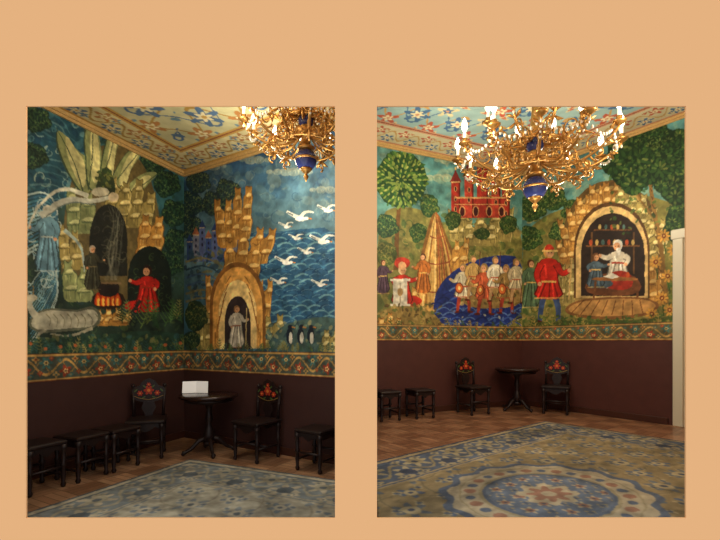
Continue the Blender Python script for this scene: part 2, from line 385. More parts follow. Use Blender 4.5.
# ---- mural A (left wall)
Zs=np.arange(CZ-.42,ZLt,.0075)
A=Cv(grid(2.5,lenA,.007),Zs,wconv(cL,dA),(60,72,60),3)
vgrad(A,[(1.0,(48,64,54)),(1.7,(50,66,56)),(2.6,(62,84,74)),(3.3,(62,100,104)),(4.0,(72,114,118))])
A.dabs(20,90,184,350,520,DG+[(58,82,84),(78,94,68)],2,5,.5); A.curls(20,90,184,340,120,[(86,108,76),(64,88,80),(110,120,82),(42,66,58)],3,6,1.1,.6)
A.poly([(26,95),(60,110),(96,134),(86,180),(60,210),(26,215)],(50,92,104)); A.dabs(24,100,92,195,90,TB,2,6,.7)
for i in range(12): A.stroke([(26+U(0,20),108+i*7),(44+U(0,18),118+i*6),(60+U(0,24),134+i*5)],2.4,random.choice(TB),.8,a=.7)
A.curls(26,100,90,200,34,[(150,174,164),(108,146,146),(176,190,168)],4,8,1.3)
for x,y in((36,120),(34,156),(152,162),(166,184),(174,214),(162,148),(176,242),(168,264)):
    A.tree(x,y,13,13,(34,56,48),(62,92,62),(112,130,84),9)
A.poly([(60,300),(62,230),(68,190),(78,160),(96,146),(120,144),(142,160),(158,200),(162,260),(160,300)],(112,100,66))
# crown: pale rock wings spreading like flames
for pts in ([(84,196),(70,176),(58,150),(56,128),(66,136),(76,150),(88,158),(92,190)],[(88,190),(86,160),(84,132),(92,116),(98,132),(102,158),(100,190)],
            [(98,190),(102,160),(108,134),(118,118),(120,136),(114,160),(112,190)],[(108,190),(116,168),(128,150),(146,142),(140,156),(130,170),(122,192)],[(118,200),(128,184),(144,172),(160,172),(148,184),(136,198),(128,212)]):
    A.poly([(x-1.5,y+1) for x,y in pts],ROCK3[0],sm=2); A.poly(pts,ROCK3[1],sm=2); c=np.mean(pts,0); A.poly([((x-c[0])*.6+c[0]+1.5,(y-c[1])*.8+c[1]) for x,y in pts],(214,208,152),sm=2)
    A.stroke([pts[0],tuple(c),pts[3]],1.2,ROCK3[0],.5)
A.crag(82,232,36,50,ROCK3,-.08,4); A.crag(134,226,46,44,ROCK,.12,5); A.crag(148,258,30,46,ROCK2,.1,4); A.crag(72,268,28,46,ROCK,-.12,4); A.crag(118,212,30,34,ROCK,.05,3); A.crag(78,300,34,40,ROCK3,-.08,4)
A.arch(108,276,19,204,(40,42,36)); A.curls(94,214,124,266,26,[(96,96,76),(126,120,94),(76,76,60)],3,7,1.2,.55)
A.poly([(94,196),(98,176),(106,164),(114,178),(116,198)],(62,74,50)); A.dabs(96,170,114,196,30,[(92,104,60),(130,132,76),(54,74,48)],1.5,3)
# waterfall spirit
for i in range(16):
    A.stroke([(24,196+i*4),(48,190+i*3.5),(60,216+i*5),(50,256+i*4),(30,286+i*4)],2.1,random.choice([(150,180,182),(106,148,162),(190,206,196),(76,120,140),(86,130,140)]),.8)
A.curls(26,200,60,300,36,[(196,208,198),(140,172,176)],4,8,1.3)
A.fig(47,272,66,(120,154,164),hair=(214,212,192),arm=-1,trim=(190,200,190)); A.stroke([(88,196),(62,186),(38,204),(26,232)],5,(204,204,184),1.5)
A.stroke([(40,216),(66,198),(92,202),(110,197)],7,(196,196,178),3.5); A.stroke([(44,218),(68,201),(96,205)],1.2,(120,132,122)); A.ell(113,197,5.5,4.6,(214,198,164)); A.ell(100,192,9,4.6,(196,190,164)); A.stroke([(64,230),(82,246),(84,272)],4,(170,184,174),1)
# cauldron, fire, cook
for k in range(9): A.stroke([(110+U(-6,6),280),(104+k*2,252),(120+U(-6,6),226),(108+k*2,206)],2.6,(150,148,128),.6,a=.3)
A.ell(108,300,17,10,(52,38,30))
for dx in(-9,-4,1,6,10):
    for k,(cc,w) in enumerate([((160,60,28),4),((218,108,44),2.6),((246,196,100),1.3)]):
        A.poly([(107+dx-w,306),(107+dx-w,299),(107+dx+U(-1,1),290+k*4),(107+dx+w,299),(107+dx+w,306)],cc)
A.poly([(97,290),(99,282),(118,282),(120,290),(114,297),(102,297)],(46,38,34)); A.stroke([(96,283),(121,283)],2,(130,110,80))
A.fig(92,290,44,(70,70,54),arm=1,hair=(180,168,146),trim=(120,110,80))
A.crag(108,324,56,15,ROCK2,0,9)
# dark cave, seated figure in red
A.arch(149,312,22,246,(32,42,36)); A.curls(130,256,168,304,22,[(56,76,52),(74,92,58)],3,5,1,.8)
A.fig(147,312,64,(172,48,38),arm=-1,hair=(50,32,26),kneel=True,trim=(150,60,40)); A.stroke([(140,300),(134,310),(128,312)],4,(60,50,44),2)
for x in range(122,186,6): A.fern(x,322+U(-4,8),U(14,34),-1.57+U(-.5,.5),random.choice(DG+[(94,122,76),(130,130,80)]))
# lying white animal
A.poly([(26,326),(34,312),(52,307),(76,311),(92,305),(102,314),(98,328),(70,331),(40,334)],(110,112,94)); A.poly([(29,325),(35,314),(52,309),(76,313),(92,308),(99,315),(94,327),(70,328),(40,331)],(184,180,158))
A.stroke([(40,320),(30,310),(29,300)],8,(186,182,160),4.5); A.ell(31,298,6,3.6,(196,190,166)); A.stroke([(28,295),(25,287)],1.4,(150,130,90)); A.stroke([(33,295),(33,286)],1.4,(150,130,90))
for x in range(46,96,7): A.stroke([(x,314),(x+5,320),(x+3,327)],1.1,(136,132,108),.5)
A.stroke([(92,328),(70,337),(50,334)],3.5,(166,162,140),1.5); A.stroke([(44,330),(34,338),(52,339)],3.5,(166,162,140),1.5)
A.poly([(24,342),(60,337),(110,334),(150,330),(186,334),(186,352),(24,358)],(50,74,62)); A.dabs(24,335,184,354,150,[(70,96,72),(50,74,64),(104,116,76),(126,124,84),(64,96,94)],1.5,3.5)
for x in range(26,184,5): A.fern(x,354,U(8,20),-1.57+U(-.5,.5),random.choice([(86,110,68),(126,128,80),(64,98,90),(150,140,90)]),.9,5)
for x in range(30,184,15): A.ell(x,346+U(-3,3),1.8,1.8,(176,110,70))
band(A,CZ-.42,CZ-.12,1); A.grade(1.16,1.1); A.mesh('wall_mural',wall3(cL,dA,nA),MV)
# ---- mural B
B=Cv(grid(9,lenB,.006),Zs,wconv(cL,dB),(90,120,130),21)
vgrad(B,[(1.0,(54,80,82)),(1.9,(70,104,118)),(2.6,(100,128,134)),(3.1,(92,122,132)),(3.9,(52,82,110))])
B.dabs(184,130,340,215,200,[(100,130,138),(64,98,122),(128,142,134),(84,106,112)],3,9,.45); B.curls(184,130,340,220,50,[(130,150,148),(54,82,106),(150,156,140)],4,9,1.2,.5)
for x,y,w in((290,172,40),(318,154,30),(255,160,26),(326,190,26),(214,166,20)): B.cloud(x,y,w,(118,138,138),(156,162,146),4.5)
sea=[(48,86,114),(74,116,138),(38,70,98),(106,144,152)]
B.poly([(250,236),(290,230),(345,226),(345,350),(250,350)],(56,92,116))
for r in range(23):
    y=234+r*5.2
    for x in range(246+(r%2)*7,346,14):
        dx=U(-3,3); B.stroke([(x-9+dx,y+2),(x-2+dx,y-2),(x+4+dx,y-1),(x+9+dx,y+3)],2.4,random.choice(sea),.8); B.stroke([(x-6+dx,y+.6),(x-1+dx,y-2),(x+5+dx,y-1)],.9,(140,168,168),.4,a=.6)
for x0,y0 in((198,182),(214,204),(192,204),(228,192),(190,226)): B.tree(x0,y0,12,12,(40,60,68),(70,94,74),(120,128,88),9)
for i in range(9):
    x=187+i*6.3; h=20+((i*7)%17); cc=random.choice([(68,88,134),(98,112,152),(124,126,140),(58,76,114)])
    B.poly([(x,262),(x,262-h),(x+6,262-h),(x+6,262)],cc,sm=0); B.poly([(x-1,262-h),(x+3,262-h-8),(x+7,262-h)],(150,100,74) if i%2 else (50,70,112),sm=0)
    for j in range(3): B.ell(x+3,262-h+5+j*6,1,1.8,(40,44,70))
    B.stroke([(x,262-h),(x+6,262-h)],.9,(180,166,130))
B.dabs(185,250,240,300,130,[(60,84,100),(94,104,90),(44,66,80),(118,114,80)],2,4)
for i in range(7): B.stroke([(186,262+i*8),(205,256+i*8),(225,268+i*8)],2.4,random.choice([(74,98,122),(48,72,86),(118,114,86)]),1)
# rocks
B.crag(228,246,24,50,ROCK2,-.12,4); B.crag(241,238,24,58,ROCK2,.06,4); B.crag(258,262,26,38,ROCK2,.3,4); B.crag(242,276,44,38,ROCK2,.04,5)
B.crag(216,322,20,50,ROCK2,-.08,3); B.crag(261,318,22,48,ROCK2,.15,3); B.crag(272,346,26,36,ROCK,.1,4); B.crag(206,348,24,36,ROCK,-.08,4)
B.arch(238,349,28,262,(128,92,52)); B.arch(238,349,25,267,(206,160,92)); B.arch(238,349,19,280,(232,204,142))
for sg in(-1,1):
    for k in range(8): B.stroke([(238+sg*(7+k*2.2),276+k*8),(238+sg*(12+k*1.5),284+k*9)],1.3,(150,104,56),.5)
B.arch(238,349,13,296,(58,50,50)); B.fig(237,348,42,(196,188,168),hair=(150,114,76),trim=(150,86,60)); B.stroke([(246,346),(247,308)],1,(190,170,120))
B.tree(196,316,11,16,(42,62,46),(80,94,58),(136,130,80),9); B.tree(192,340,9,9,(38,60,50),(74,94,62),(126,130,84),7)
for x,y,q in((300,218,1.1),(322,241,1),(286,262,.9),(306,252,.7),(279,282,.7),(327,210,.8),(296,238,.6),(320,284,.7),(286,226,.6)):
    B.stroke([(x-12*q,y-6*q),(x-5*q,y-2*q),(x,y)],2.2*q,(226,226,210),4*q); B.stroke([(x,y),(x+5*q,y-6*q),(x+13*q,y-5*q)],4*q,(226,226,210),1*q); B.ell(x+1,y+1,5*q,2.3*q,(234,232,220)); B.ell(x+6*q,y+.5,2.2*q,1.6*q,(234,232,220)); B.stroke([(x+8*q,y+.5),(x+11*q,y+1)],1*q,(210,140,60)); B.stroke([(x-11*q,y-5*q),(x-6*q,y-2.4*q)],1.2*q,(90,100,104))
B.poly([(262,352),(280,326),(300,320),(322,316),(345,320),(345,352)],(78,98,92)); B.dabs(266,322,340,350,90,[(116,134,114),(64,90,94),(140,138,104),(54,74,78)],1.5,3.5); B.crag(330,350,22,24,ROCK,.1,4)
for x in(290,301,311): B.ell(x,336,3.6,8,(36,44,54)); B.ell(x+1,338,2,6,(206,202,184)); B.ell(x+.5,327,2.3,2.5,(36,44,54)); B.stroke([(x+2,327),(x+5.5,328)],1,(210,140,60))
for x in range(188,340,5): B.fern(x,352,U(6,14),-1.57+U(-.5,.5),random.choice([(94,112,68),(130,126,78),(70,98,82)]),.8,5)
band(B,CZ-.42,CZ-.12,2); B.grade(1.12,1.1); B.mesh('wall_mural',wall3(cL,dB,nB),MV)
# ---- mural C
Zr=np.arange(CZ+.02,ZRt,.009)
C=Cv(grid(9,lenC,.0085),Zr,wconv(cR,dC),(100,140,130),41)
SKY=[(1.4,(84,98,64)),(2.2,(118,124,76)),(2.9,(130,152,122)),(3.5,(104,146,136)),(4.8,(92,138,138))]
vgrad(C,SKY)
C.dabs(377,140,525,215,110,[(128,160,142),(98,138,130),(150,166,140)],3,9,.45); C.curls(377,140,525,215,50,[(150,168,144),(86,128,122)],4,8,1.2,.5)
for x,y,w in((438,178,34),(500,176,28),(450,160,26)): C.cloud(x,y,w,(136,164,144),(182,186,154),4.5)
C.poly([(377,215),(400,205),(430,212),(450,230),(470,228),(500,222),(524,226),(524,330),(377,330)],(128,124,74)); C.dabs(377,215,524,325,300,[(92,108,60),(152,142,86),(116,118,66),(72,96,58),(170,154,98)],2,5,.7); C.curls(377,215,524,325,80,[(174,158,100),(76,94,54),(140,130,76)],2.5,5,1)
C.stroke([(396,270),(397,225),(401,190)],5.5,(112,84,48),3)
C.foliage(401,180,26,28,[(66,102,54),(98,128,64),(52,84,50),(130,146,80)],200,1.8,3.6,base=(46,76,46))
for r in(4,9,14,19,24):
    for a in np.linspace(0,6.28,int(r*1.0)+4): C.ell(401+r*math.cos(a),180+r*math.sin(a),1.8,.9,mixc((168,172,100),(110,136,70),U(0,.7)),rot=a)
C.tree(386,226,11,12,(44,74,52),(80,110,64),(140,144,86),9); C.tree(429,206,9,12,(52,80,52),(88,114,66),(150,146,84),9); C.tree(418,232,9,9,(48,76,46),(84,108,60),(146,142,84),7)
C.crag(460,240,26,36,ROCK,-.1,4); C.crag(500,240,30,34,ROCK,.1,4); C.crag(480,244,40,30,ROCK,0,6)
def castle(cv,x,y,s,c1,c2,dk):
    cv.poly([(x-23*s,y),(x-23*s,y-18*s),(x+23*s,y-18*s),(x+23*s,y)],c1,sm=0)
    for i,(dx,h,w) in enumerate([(-22,32,8),(-10,40,8),(2,50,10),(14,38,8),(23,28,7)]):
        cv.poly([(x+dx*s-w*s/2,y),(x+dx*s-w*s/2,y-h*s),(x+dx*s+w*s/2,y-h*s),(x+dx*s+w*s/2,y)],c2 if i%2 else c1,sm=0)
        cv.stroke([(x+(dx+w/2)*s-.7,y),(x+(dx+w/2)*s-.7,y-h*s)],1.4*s,tuple(c*.65 for c in c1))
        cv.poly([(x+dx*s-w*s*.65,y-h*s),(x+dx*s,y-(h+11)*s),(x+dx*s+w*s*.65,y-h*s)],dk,sm=0); cv.ell(x+dx*s,y-(h+12)*s,1,1.6,(230,200,120))
        for j in range(3): cv.ell(x+dx*s,y-(h-6-j*9)*s,1.4*s,2.6*s,(206,160,110)); cv.ell(x+dx*s,y-(h-6-j*9)*s,.9*s,2*s,(60,30,34))
        cv.stroke([(x+(dx-w/2)*s,y-h*s),(x+(dx+w/2)*s,y-h*s)],1.3*s,(206,166,116))
    for dx in(-16,-4,8,19): cv.ell(x+dx*s,y-6*s,3*s,5*s,(200,150,104)); cv.ell(x+dx*s,y-5.6*s,2.1*s,4.2*s,(70,32,32))
    cv.stroke([(x-23*s,y-18*s),(x+23*s,y-18*s)],1.5*s,(206,160,110)); cv.stroke([(x-23*s,y-12*s),(x+23*s,y-12*s)],.8*s,(206,160,110))
castle(C,480,218,1.12,(162,62,50),(184,80,62),(118,50,46))
C.tree(453,220,8,9,(50,72,42),(82,102,56),(140,136,80),7); C.tree(508,224,9,9,(50,72,42),(82,102,56),(140,136,80),7); C.tree(482,234,8,6,(50,72,42),(82,102,56),(140,136,80),5)
# golden tent
C.poly([(412,330),(415,280),(424,240),(435,204),(447,238),(458,262),(464,300),(460,330)],(130,96,54)); C.poly([(415,330),(418,282),(427,242),(436,209),(445,240),(455,264),(460,300),(456,330)],(190,152,88))
for i in range(13): C.stroke([(436,212),(424+i*2.2,262),(418+i*3.2,322)],1.1,random.choice([(216,190,130),(140,104,58),(200,166,104),(156,96,60)]),2)
for yy in(236,262,290): C.stroke([(436-(yy-206)*.22,yy),(436,yy+3),(436+(yy-206)*.24,yy)],1.4,(140,84,56))
C.crag(458,268,20,30,ROCK2,.15,3); C.crag(412,312,18,30,ROCK2,-.1,3)
# deep blue river
C.poly([(432,302),(442,280),(466,262),(500,254),(524,258),(524,328),(436,331)],(42,58,114))
for r in range(14):
    y=264+r*5
    for x in range(436+(r%2)*7,526,13):
        if y>300-(x-436)*.8: C.stroke([(x-7,y+2),(x-1,y-2),(x+4,y-1),(x+7,y+2)],1.8,random.choice([(70,94,152),(34,46,96),(96,120,164)]),.7)
C.poly([(454,292),(472,278),(500,272),(524,276),(524,304),(500,309),(466,308)],(152,130,84)); C.dabs(456,280,522,306,60,[(180,158,104),(118,102,62),(100,106,62)],1.5,3)
cols=[(204,194,166),(190,160,104),(176,96,66),(208,200,174),(150,126,80),(196,184,150)]
for i,(x,y,h) in enumerate(((463,312,48),(473,300,44),(484,314,50),(495,301,44),(506,313,48),(516,303,44))):
    C.fig(x,y,h,cols[i],hair=(150,126,84),under=(180,150,110) if i%2 else (156,70,54),arm=1 if i%2 else -1,trim=(170,90,60)); C.stroke([(x+5+(i%3)*2,y-h*1.12),(x+7-(i%2)*3,y)],.8,(100,70,44))
    if i%2==0: C.ell(x-4,y-24,4.2,5.8,(110,56,38)); C.ell(x-4,y-24,3.4,4.8,(190,112,64)); C.ell(x-4,y-24,1.4,2,(226,196,124))
C.dabs(440,308,522,326,40,[(180,180,160),(106,126,164),(70,98,150)],1,2)
# woman in red beside white altar-stove
C.tree(386,254,11,12,(76,88,48),(114,118,66),(164,148,88),8); C.fig(402,306,56,(178,58,42),hair=(210,190,150),arm=1,kneel=True,trim=(216,186,120)); C.ell(402,263,8,6,(180,70,50)); C.ell(402,266,4,4.4,(216,172,128))
C.poly([(393,306),(393,280),(407,280),(407,306)],(204,198,178),sm=0); C.stroke([(390,280),(410,280)],2.4,(226,220,200)); C.stroke([(390,305),(410,305)],2.4,(214,208,188)); C.stroke([(400,283),(400,303)],1.2,(140,126,104)); C.ell(400,292,3,4,(170,142,96))
C.fig(423,294,40,(180,116,60),hair=(90,60,40),arm=-1); C.fig(383,294,34,(92,72,84),hair=(90,60,40))
C.poly([(377,312),(400,305),(430,309),(446,328),(446,332),(377,332)],(148,128,78)); C.dabs(377,304,440,330,90,[(92,104,58),(172,150,96),(120,108,66),(84,70,44)],1.5,3); C.crag(390,333,30,16,ROCK2,0,5)
for x in range(380,524,5): C.fern(x,331,U(6,16),-1.57+U(-.5,.5),random.choice([(78,100,56),(136,130,76),(166,146,88)]),.9,5)
band(C,CZ+.02,CZ+.29,3,bg=(104,98,70)); C.grade(1.12,1.1); C.mesh('wall_mural',wall3(cR,dC,nC),MV)
# ---- mural D
D=Cv(grid(2.9,lenD,.008,.05),Zr,wconv(cR,dD),(100,140,130),61)
vgrad(D,SKY)
D.dabs(520,120,690,220,160,[(128,160,142),(98,138,130),(150,166,140)],3,9,.45); D.curls(520,120,690,220,60,[(150,168,144),(86,128,122)],4,8,1.2,.5)
for x,y,w in((560,184,34),(600,164,40),(630,140,36)): D.cloud(x,y,w,(136,164,144),(184,188,156),5)
D.poly([(522,235),(545,215),(575,205),(600,190),(650,195),(690,210),(690,330),(522,330)],(128,124,72)); D.dabs(522,215,690,325,380,[(92,108,58),(152,142,84),(116,118,62),(70,94,52),(172,154,96)],2,5,.7); D.curls(522,215,690,325,110,[(176,158,100),(76,94,52),(140,130,74)],2.5,5,1)
for x,y,r in((532,208,13),(553,198,13),(574,210,11),(530,238,12),(560,232,10)): D.tree(x,y,r,r,(48,74,42),(84,110,60),(144,146,84),10)
# grotto
D.arch(612,306,50,180,(104,84,50)); D.arch(612,306,46,186,(160,136,86))
for a in np.linspace(3.2,6.2,11):
    x=612+42*math.cos(a);y=252+58*math.sin(a); D.crag(x,y+14,22,26,ROCK if int(a*7)%2 else ROCK2,.35*math.cos(a),4)
for sg in(-1,1): D.crag(612+sg*46,304,22,48,ROCK2 if sg>0 else ROCK,sg*-.05,4)
D.arch(612,298,38,202,(92,68,42)); D.arch(612,298,36,206,(206,178,124)); D.arch(613,296,32,213,(50,40,34))
D.poly([(582,296),(590,274),(636,272),(645,296)],(112,74,48))
for dx in(592,634): D.stroke([(dx,232),(dx,274)],2,(100,74,48))
D.stroke([(586,246),(640,246)],1.6,(120,84,52)); D.stroke([(594,230),(632,230)],1.4,(110,78,50))
for k in range(8): D.ell(591+k*6,242.5,1.8,3,[(170,86,54),(190,164,106),(84,110,104)][k%3])
for k in range(5): D.ell(600+k*6,227,1.6,2.6,[(190,164,106),(84,110,104),(170,86,54)][k%3])
D.fig(618,288,66,(206,198,178),hair=(220,216,202),beard=(228,224,212),arm=-1,kneel=True,trim=(160,66,48)); D.poly([(608,272),(630,270),(635,290),(604,290)],(160,60,44)); 
D.fig(596,288,48,(84,100,108),hair=(120,84,54),arm=1,kneel=True)
D.poly([(594,277),(636,277),(640,281),(590,281)],(156,110,66)); D.stroke([(596,281),(594,298)],2.2,(112,76,48)); D.stroke([(636,281),(638,298)],2.2,(112,76,48)); D.poly([(604,277),(612,273),(620,277),(612,279)],(232,226,208),sm=0); D.ell(628,275,2,3,(180,90,50))
D.poly([(560,312),(578,298),(645,296),(664,306),(644,318),(588,320)],(130,94,58)); D.poly([(564,311),(580,300),(644,298),(660,306),(642,315),(590,317)],(180,142,90))
for i in range(8): D.stroke([(570+i*10.5,315),(584+i*8,300)],1,(120,84,52))
D.fig(531,308,48,(92,114,86),hair=(90,64,40)); D.fig(549,322,76,(178,50,38),hair=(204,160,92),under=(70,88,120),arm=1,trim=(220,184,112)); D.stroke([(569,300),(572,258)],1.5,(200,170,114)); D.poly([(543,251),(549,242),(557,251)],(180,66,48)); D.stroke([(542,251),(558,251)],2,(216,186,120))
# large dark trees at right
D.stroke([(666,304),(662,250),(653,205),(648,165)],6,(136,108,62),3); D.stroke([(662,240),(673,215),(677,190)],3.4,(136,108,62),1.5); D.stroke([(657,222),(640,200),(632,185)],2.6,(136,108,62),1)
for k in range(16): D.stroke([(664-k*.9,296-k*8),(661-k*.8,292-k*8)],1,(90,66,40))
for x,y,rx,ry,n in((634,164,28,26,22),(676,168,22,38,24),(680,224,15,22,12),(654,138,22,14,12)): D.tree(x,y,rx,ry,(34,58,36),(62,92,48),(116,126,72),n)
D.dabs(610,130,690,235,120,[(44,70,40),(70,98,50),(104,122,66)],1.5,3,.7)
for x,y in((656,262),(668,276),(662,298),(674,250),(652,314),(670,310),(681,288),(664,236),(678,264)):
    D.stroke([(x,y),(x+2,y+18)],1.3,(66,90,44))
    for a in np.linspace(0,6.28,10): D.ell(x+4.4*math.cos(a),y+4.4*math.sin(a),2.4,1.2,(200,156,82),rot=a)
    D.ell(x,y,2.4,2.4,(124,66,40)); D.ell(x,y,1,1,(206,176,110))
D.poly([(522,332),(530,322),(580,320),(640,320),(690,314),(690,337)],(86,94,52)); D.dabs(522,316,690,332,150,[(120,126,68),(66,88,48),(158,140,86),(90,106,54)],1.5,3)
for x in range(526,690,5): D.fern(x,332,U(8,20),-1.57+U(-.5,.5),random.choice([(92,112,54),(142,134,74),(68,96,54),(170,150,88)]),.9,5)
band(D,CZ+.02,CZ+.29,4,bg=(104,98,70)); D.grade(1.12,1.1); D.mesh('wall_mural',wall3(cR,dD,nD),MV)
# ---------------------------------------------------------------- painted ceilings
def ceil(name,c,n1,n2,d1,d2,x0,x1,y0,y1,z,poly,pal,seed,st=.012):
    X=np.arange(x0,x1,st);Y=np.arange(y0,y1,st)
    cv=Cv(X,Y,lambda a,b:(a,b),pal['field'],seed)
    XX,YY=np.meshgrid(X,Y); a=(XX-c[0])*n1[0]+(YY-c[1])*n1[1]; b=(XX-c[0])*n2[0]+(YY-c[1])*n2[1]
    al1=(XX-c[0])*d1[0]+(YY-c[1])*d1[1]; al2=(XX-c[0])*d2[0]+(YY-c[1])*d2[1]
    dm=np.minimum(a,b); al=np.where(a<b,al1,al2); im=cv.img; W=pal['w']
    def rosette(mask,P,u,v,cu,cv_,R,c1,c2,n):
        du=((u-cu+P/2)%P-P/2); q=np.hypot(du,v-cv_); th=np.arctan2(v-cv_,du)
        im[mask&(q<R*(.7+.3*np.cos(n*th)))]=c1; im[mask&(q<R*.5*(.75+.25*np.cos(n*th+1)))]=c2; im[mask&(q<R*.15)]=pal['edge']
    f=dm>W
    v2=((dm-W)%.8)
    im[f&(np.abs(v2-.4-.22*np.sin(al*9))<.026)]=pal['line']; im[f&(np.abs(v2-.4+.22*np.sin(al*9))<.02)]=pal['f4']
    rosette(f,.7,al,v2,.17,.4,.22,pal['f4'],pal['f3'],6); rosette(f,.7,al,v2,.52,.15,.17,pal['f5'],pal['f3'],5); rosette(f,.7,al,v2,.52,.65,.17,pal['f2'],pal['f4'],5); rosette(f,.35,al,v2,.0,.02,.09,pal['f2'],pal['f5'],4)
    m=dm<W; im[m]=pal['band']
    im[m&(np.abs(dm-W*(.5+.22*np.sin(2*math.pi*al/.42)))<.02)]=pal['line']
    rosette(m,.42,al,dm,.105,W*.33,.12,pal['f4'],pal['f3'],6); rosette(m,.42,al,dm,.315,W*.67,.12,pal['f5'],pal['f3'],5); rosette(m,.42,al,dm,.2,W*.75,.06,pal['f2'],pal['f5'],4); rosette(m,.42,al,dm,.0,W*.3,.06,pal['f2'],pal['f4'],4)
    im[np.abs(dm-W)<.045]=pal['edge']; im[np.abs(dm-W)<.012]=(140,76,54); im[dm<.08]=pal['edge']
    im*=(1+.25*cv.n1+.2*cv.n2)[...,None]
    P=np.array(poly)
    def keep(co):
        x,y=co[:,0],co[:,1]; m=np.zeros(len(x),bool)
        for k in range(len(P)):
            xa,ya=P[k];xb,yb=P[(k+1)%len(P)]
            if ya!=yb: m^=((ya>y)!=(yb>y))&(x<(xb-xa)*(y-ya)/(yb-ya)+xa)
        return m
    cv.mesh(name,lambda S,T:np.stack([S,T,np.full_like(S,z)],-1),MV,keep)
ceil('ceiling_painting',cL,nA,nB,dA,dB,-4,.2,2.93,6.5,ZLt-.006,polyL,dict(field=(196,190,144),f2=(110,142,152),f3=(226,214,168),f4=(84,112,140),f5=(180,126,70),line=(170,136,66),band=(214,202,152),edge=(196,156,78),w=.5),5)
ceil('ceiling_painting',cR,nC,nD,dC,dD,0,7,2.93,8.4,ZRt-.006,polyR,dict(field=(150,180,174),f2=(206,196,150),f3=(226,214,170),f4=(74,110,144),f5=(184,92,68),line=(190,152,90),band=(204,194,156),edge=(200,146,112),w=.6),6,.016)
k=0
for c,d,n,L,z0,z1,m,t in((cL,dA,nA,lenA,ZLt-.08,ZLt,M_cornL,.05),(cL,dB,nB,lenB-.05,ZLt-.08,ZLt,M_cornL,.05),(cR,dC,nC,lenC-.05,ZRt-.08,ZRt,M_cornL,.05),(cR,dD,nD,lenD,ZRt-.08,ZRt,M_cornL,.05)):
    k+=1; mb=MB(); mid=c+d*L/2+n*t/2; r=math.atan2(d[1],d[0])
    mb.box((mid[0],mid[1],(z0+z1)/2+.01),(L,t,z1-z0-.04),m,rot=r); mb.box((mid[0]-n[0]*t*.2,mid[1]-n[1]*t*.2,z0+.015),(L,t*.6,.03),m,rot=r); mb.obj('trim_%d'%k)
for nm,c,d,n,L,z in(('left',cL,dA,nA,lenA,ZL),('back_left',cL,dB,nB,lenB-.05,ZL),('back_right',cR,dC,nC,lenC-.05,ZR),('right',cR,dD,nD,2.44,ZR)):
    mb=MB(); mid=c+d*L/2+n*.012; r=math.atan2(d[1],d[0]); mb.box((mid[0],mid[1],z+.05),(L,.024,.1),M_base,rot=r,bev=.004); mb.obj('baseboard_'+nm)
# door in right wall
mb=MB(); r=math.atan2(dD[1],dD[0])
def onD(s,off,z): p=cR+dD*s+nD*off; return (p[0],p[1],z)
dh=2.72
for s0 in(2.58,3.84): mb.box(onD(s0,.045,ZR+dh/2),(.13,.07,dh),M_door,rot=r,bev=.01)
mb.box(onD(3.21,.05,ZR+dh+.05),(1.43,.08,.14),M_door,rot=r,bev=.01)
for s0 in(2.91,3.49):
    mb.box(onD(s0,.03,ZR+dh/2),(.57,.035,dh-.01),M_door,rot=r)
    for zz,hh in((.5,.7),(1.45,.9),(2.3,.6)):
        mb.box(onD(s0,.055,ZR+zz),(.4,.02,hh),M_door,rot=r,bev=.006)
mb.ball(onD(3.16,.09,ZR+1.05),.03,M_goldp); mb.obj('door_1')
